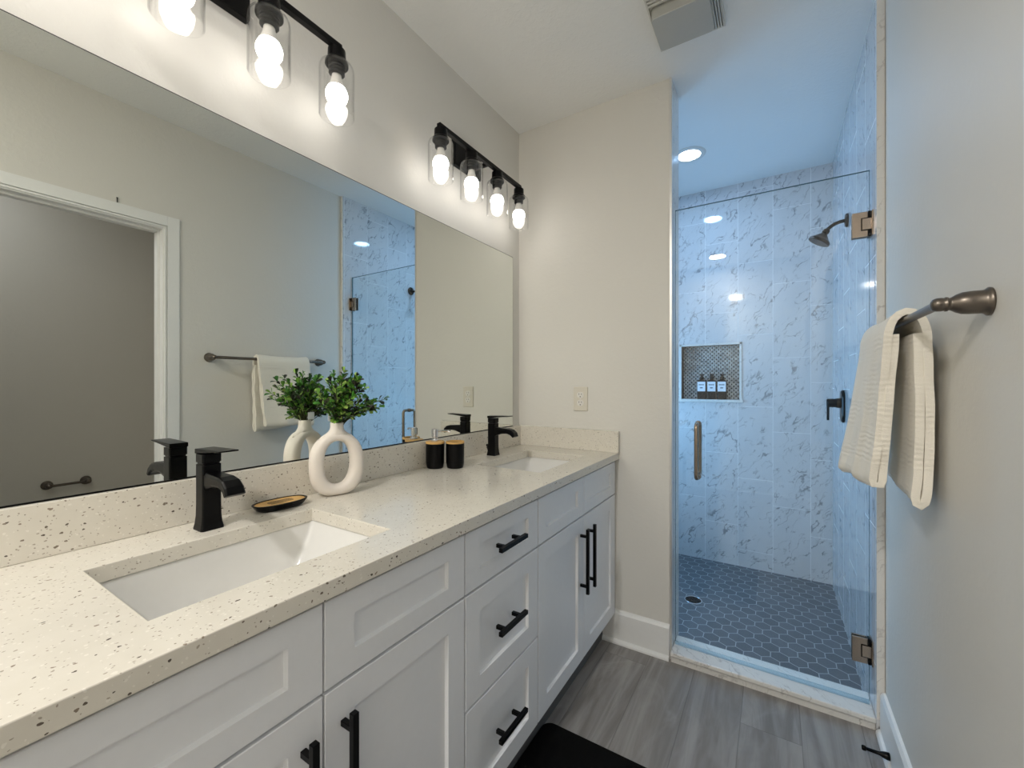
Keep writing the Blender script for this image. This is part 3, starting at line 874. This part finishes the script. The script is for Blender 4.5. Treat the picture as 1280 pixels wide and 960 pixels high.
obj('pump', pm, M['chrome'], sp_, smooth=False, bevel=.0004)
tb = thing('tumbler', 'black tumbler with bamboo rim beside the soap dispenser', 'tumbler', (-1.033, 1.243, ZK))
tbm = B(); lathe(tbm, cup_prof(.0345), seg=40, cap1=False)
lathe(tbm, [(.0352, .0935), (.0315, .0935), (.031, .088), (.029, .012), (0, .010)], seg=40, cap0=False, cap1=False)
obj('body', tbm, M['black'], tb)
rm = B(); lathe(rm, [(.0356, .0938), (.0356, .0995), (.0345, .101), (.0315, .101), (.0305, .0995), (.0305, .0938), (.0356, .0938)], seg=40, cap0=False, cap1=False)
obj('rim', rm, M['bamboo'], tb, smooth=False)

# ------------------------------------------------------------------ wall things
ou = thing('wall_outlet', 'ivory duplex wall outlet on the end wall above the side splash', 'outlet', (-.803, YE, 1.128))
op = B(); pl = rrect(-.037, .037, -.059, .059, .004, 3)
loft(op, [[(p[0], -.0005, p[1]) for p in pl], [(p[0], -.004, p[1]) for p in pl], [(p[0]*.94, -.0062, p[1]*.96) for p in pl]])
obj('cover_plate', op, M['ivory'], ou)
for s in (-1, 1):
    rb = B(); pl = rrect(-.0170, .0170, s*.0195-.0145, s*.0195+.0145, .012, 5)
    loft(rb, [[(p[0], -.0060, p[1]) for p in pl], [(p[0], -.0082, p[1]) for p in pl]])
    ro = obj('receptacle', rb, M['plastic'], ou)
    sl = B()
    for dx, hh in ((-.0063, .0042), (.0063, .0035)): box(sl, dx-.0011, dx+.0011, -.0086, -.0083, s*.0195+.002-hh+.002, s*.0195+.002+hh+.002)
    lathe(sl, [(.0026, -.0083), (.0026, -.0086)], 'y', (0, 0, s*.0195-.0085), 12)
    obj('slots', sl, M['socketdark'], ro)
sw = B(); lathe(sw, [(.003, -.0062), (.003, -.0074), (.002, -.0078)], 'y', seg=12); obj('screw', sw, M['nickel'], ou)

BX, BZ = .2555, 1.346
BY0, BY1 = 1.066, 1.712
tr = thing('towel_bar', 'aged pewter towel bar with bell-shaped posts on the right wall', 'towel bar', (XR, 0, BZ))
tbm = B(); lathe(tbm, [(.0085, BY0-.004), (.0085, BY1+.004)], 'y', (BX-XR, 0, 0), 16)
obj('bar', tbm, M['pewter'], tr, smooth=False)
for y in (BY0, BY1):
    p = B()
    lathe(p, [(.0245, -.0005), (.0250, -.004), (.0220, -.007), (.0205, -.010), (.0205, -.026), (.0195, -.036), (.0160, -.044), (.0118, -.050), (.0108, -.053), (.0130, -.0545), (.0132, -.0575), (.0115, -.059), (.0125, -.063), (.0122, -.069), (.0100, -.0745), (.005, -.077), (0, -.0775)], 'x', (0, y, 0), 28, True, False)
    obj('post', p, M['pewter'], tr, smooth=True)

# towel: a doubled sheet hung over the bar; the section is swept along the bar
def towel():
    # centre line (x, z) at the near edge and at the far edge
    near = [(.2345, 1.315), (.2345, 1.285), (.2285, 1.200), (.2212, 1.080), (.2150, 1.000), (.2130, .968), (.2105, .9600), (.2035, .9570), (.1970, .9600), (.1960, .970), (.2005, 1.010), (.2085, 1.080), (.2165, 1.200), (.2215, 1.285), (.2235, 1.322), (.2340, 1.352), (.2555, 1.3665), (.2770, 1.352), (.2880, 1.320), (.2895, 1.290), (.2910, 1.220), (.2945, 1.120), (.2935, 1.000), (.2890, .940), (.2805, .924), (.2725, .940), (.2765, 1.000), (.2775, 1.120), (.2755, 1.220), (.2740, 1.285), (.2735, 1.315)]
    far = [(.2345, 1.315), (.2335, 1.285), (.2215, 1.200), (.2068, 1.080), (.1962, 1.000), (.1930, .960), (.1905, .9500), (.1840, .9470), (.1775, .9500), (.1765, .960), (.1835, 1.010), (.1945, 1.080), (.2095, 1.200), (.2205, 1.285), (.2230, 1.322), (.2340, 1.352), (.2555, 1.3665), (.2770, 1.352), (.2875, 1.320), (.2890, 1.290), (.2900, 1.220), (.2935, 1.120), (.2930, 1.020), (.2890, .962), (.2805, .946), (.2725, .962), (.2760, 1.020), (.2765, 1.120), (.2750, 1.220), (.2740, 1.285), (.2735, 1.315)]
    def resample(P, n):
        P = [Vector((x, z)) for x, z in P]; d = [0]
        for a, b in zip(P, P[1:]): d.append(d[-1]+(b-a).length)
        out = []
        for k in range(n):
            s = d[-1]*k/(n-1); i = max(j for j in range(len(d)) if d[j] <= s+1e-9); i = min(i, len(P)-2)
            t = (s-d[i])/(d[i+1]-d[i])
            p0, p1, p2, p3 = P[max(i-1, 0)], P[i], P[i+1], P[min(i+2, len(P)-1)]
            out.append(.5*((2*p1)+(p2-p0)*t+(2*p0-5*p1+4*p2-p3)*t*t+(3*p1-p0-3*p2+p3)*t**3))
        return out
    N, MY = 130, 34
    A, F_ = resample(near, N), resample(far, N)
    bm = B(); grid = []
    for j in range(MY):
        t = j/(MY-1); row = []
        for k in range(N):
            p = A[k].lerp(F_[k], t); y0, y1 = 1.277, 1.588
            s = max(0.0, 1.33-p.y)/.4                # 0 at the bar, 1 at the hem
            if k < N*.48: y0 += .030*s; y1 -= .004*s
            else: y0 += .006*s; y1 -= .03*s
            y0 += .0022*math.sin(k*.31)+.0016*math.sin(k*.83+1)
            y = y0+(y1-y0)*t
            wob = .005*s*math.sin(y*38+1.2*(k < N*.48))+.002*s*math.sin(y*81+p.y*9)
            row.append(bm.verts.new((p.x+wob*(1 if k < N*.48 else .4), y, p.y+.002*math.sin(y*30)*s)))
        grid.append(row)
    for j in range(MY-1):
        for k in range(N-1): bm.faces.new((grid[j][k], grid[j+1][k], grid[j+1][k+1], grid[j][k+1]))
    o = obj('hand_towel', bm, M['towel'], None, smooth=True)
    sol = o.modifiers.new('thickness', 'SOLIDIFY'); sol.thickness = .0155; sol.offset = 0
    bv = o.modifiers.new('soft_edge', 'BEVEL'); bv.width = .0068; bv.segments = 3; bv.limit_method = 'ANGLE'; bv.angle_limit = 1.0
    return o
tag(towel(), 'cream cotton hand towel folded over the towel bar', 'towel')

ds_ = thing('door_stop', 'black rod door stop screwed to the right baseboard near the shower', 'door stop', (XR-.026, 1.739, .034))
rd = B(); lathe(rd, [(.011, 0.011), (.011, .004), (.0085, -.006), (.0055, -.014), (.005, -.045)], 'x', seg=16)
obj('rod', rd, M['black'], ds_, smooth=True)
ti = B(); lathe(ti, [(.005, -.0452), (.0075, -.047), (.0078, -.054), (.006, -.057), (0, -.057)], 'x', seg=16, cap1=False)
obj('rubber_tip', ti, M['black'], ds_, smooth=True)

tp_ = thing('toilet_paper_holder', 'small dark towel-bar style paper holder low on the toilet room wall seen in the mirror', 'paper holder', (1.322, .722, .606))
tbm = B(); lathe(tbm, [(.0075, -.085), (.0075, .085)], 'y', (-.055, 0, 0), 14); obj('bar', tbm, M['pewter'], tp_)
for s in (-1, 1):
    p = B(); lathe(p, [(.026, -.0005), (.026, -.006), (.019, -.012), (.014, -.03), (.012, -.05), (.015, -.056), (.012, -.066), (0, -.069)], 'x', (0, s*.082, 0), 20, True, False)
    obj('post', p, M['pewter'], tp_, smooth=True)
nl = B(); lathe(nl, [(.0018, 0), (.0018, .022), (.0035, .022), (.0035, .024)], 'z', seg=10)
tag(obj('nail', nl, M['black'], None, loc=(XR-.004, .688, DZ+.0685)), 'tiny black nail standing above the doorway casing seen in the mirror', 'nail')

# bath mat
mt = B(); pl = rrect(-.30, .30, -.44, .44, .035, 6)
loft(mt, [[(p[0], p[1], .0005) for p in pl], [(p[0], p[1], .012) for p in pl], [(p[0]*.985, p[1]*.99, .016) for p in pl]])
tag(obj('bath_mat', mt, M['blackmat'], None, loc=(-.385, .883, 0)), 'black bath mat on the floor in front of the vanity drawers', 'bath mat')
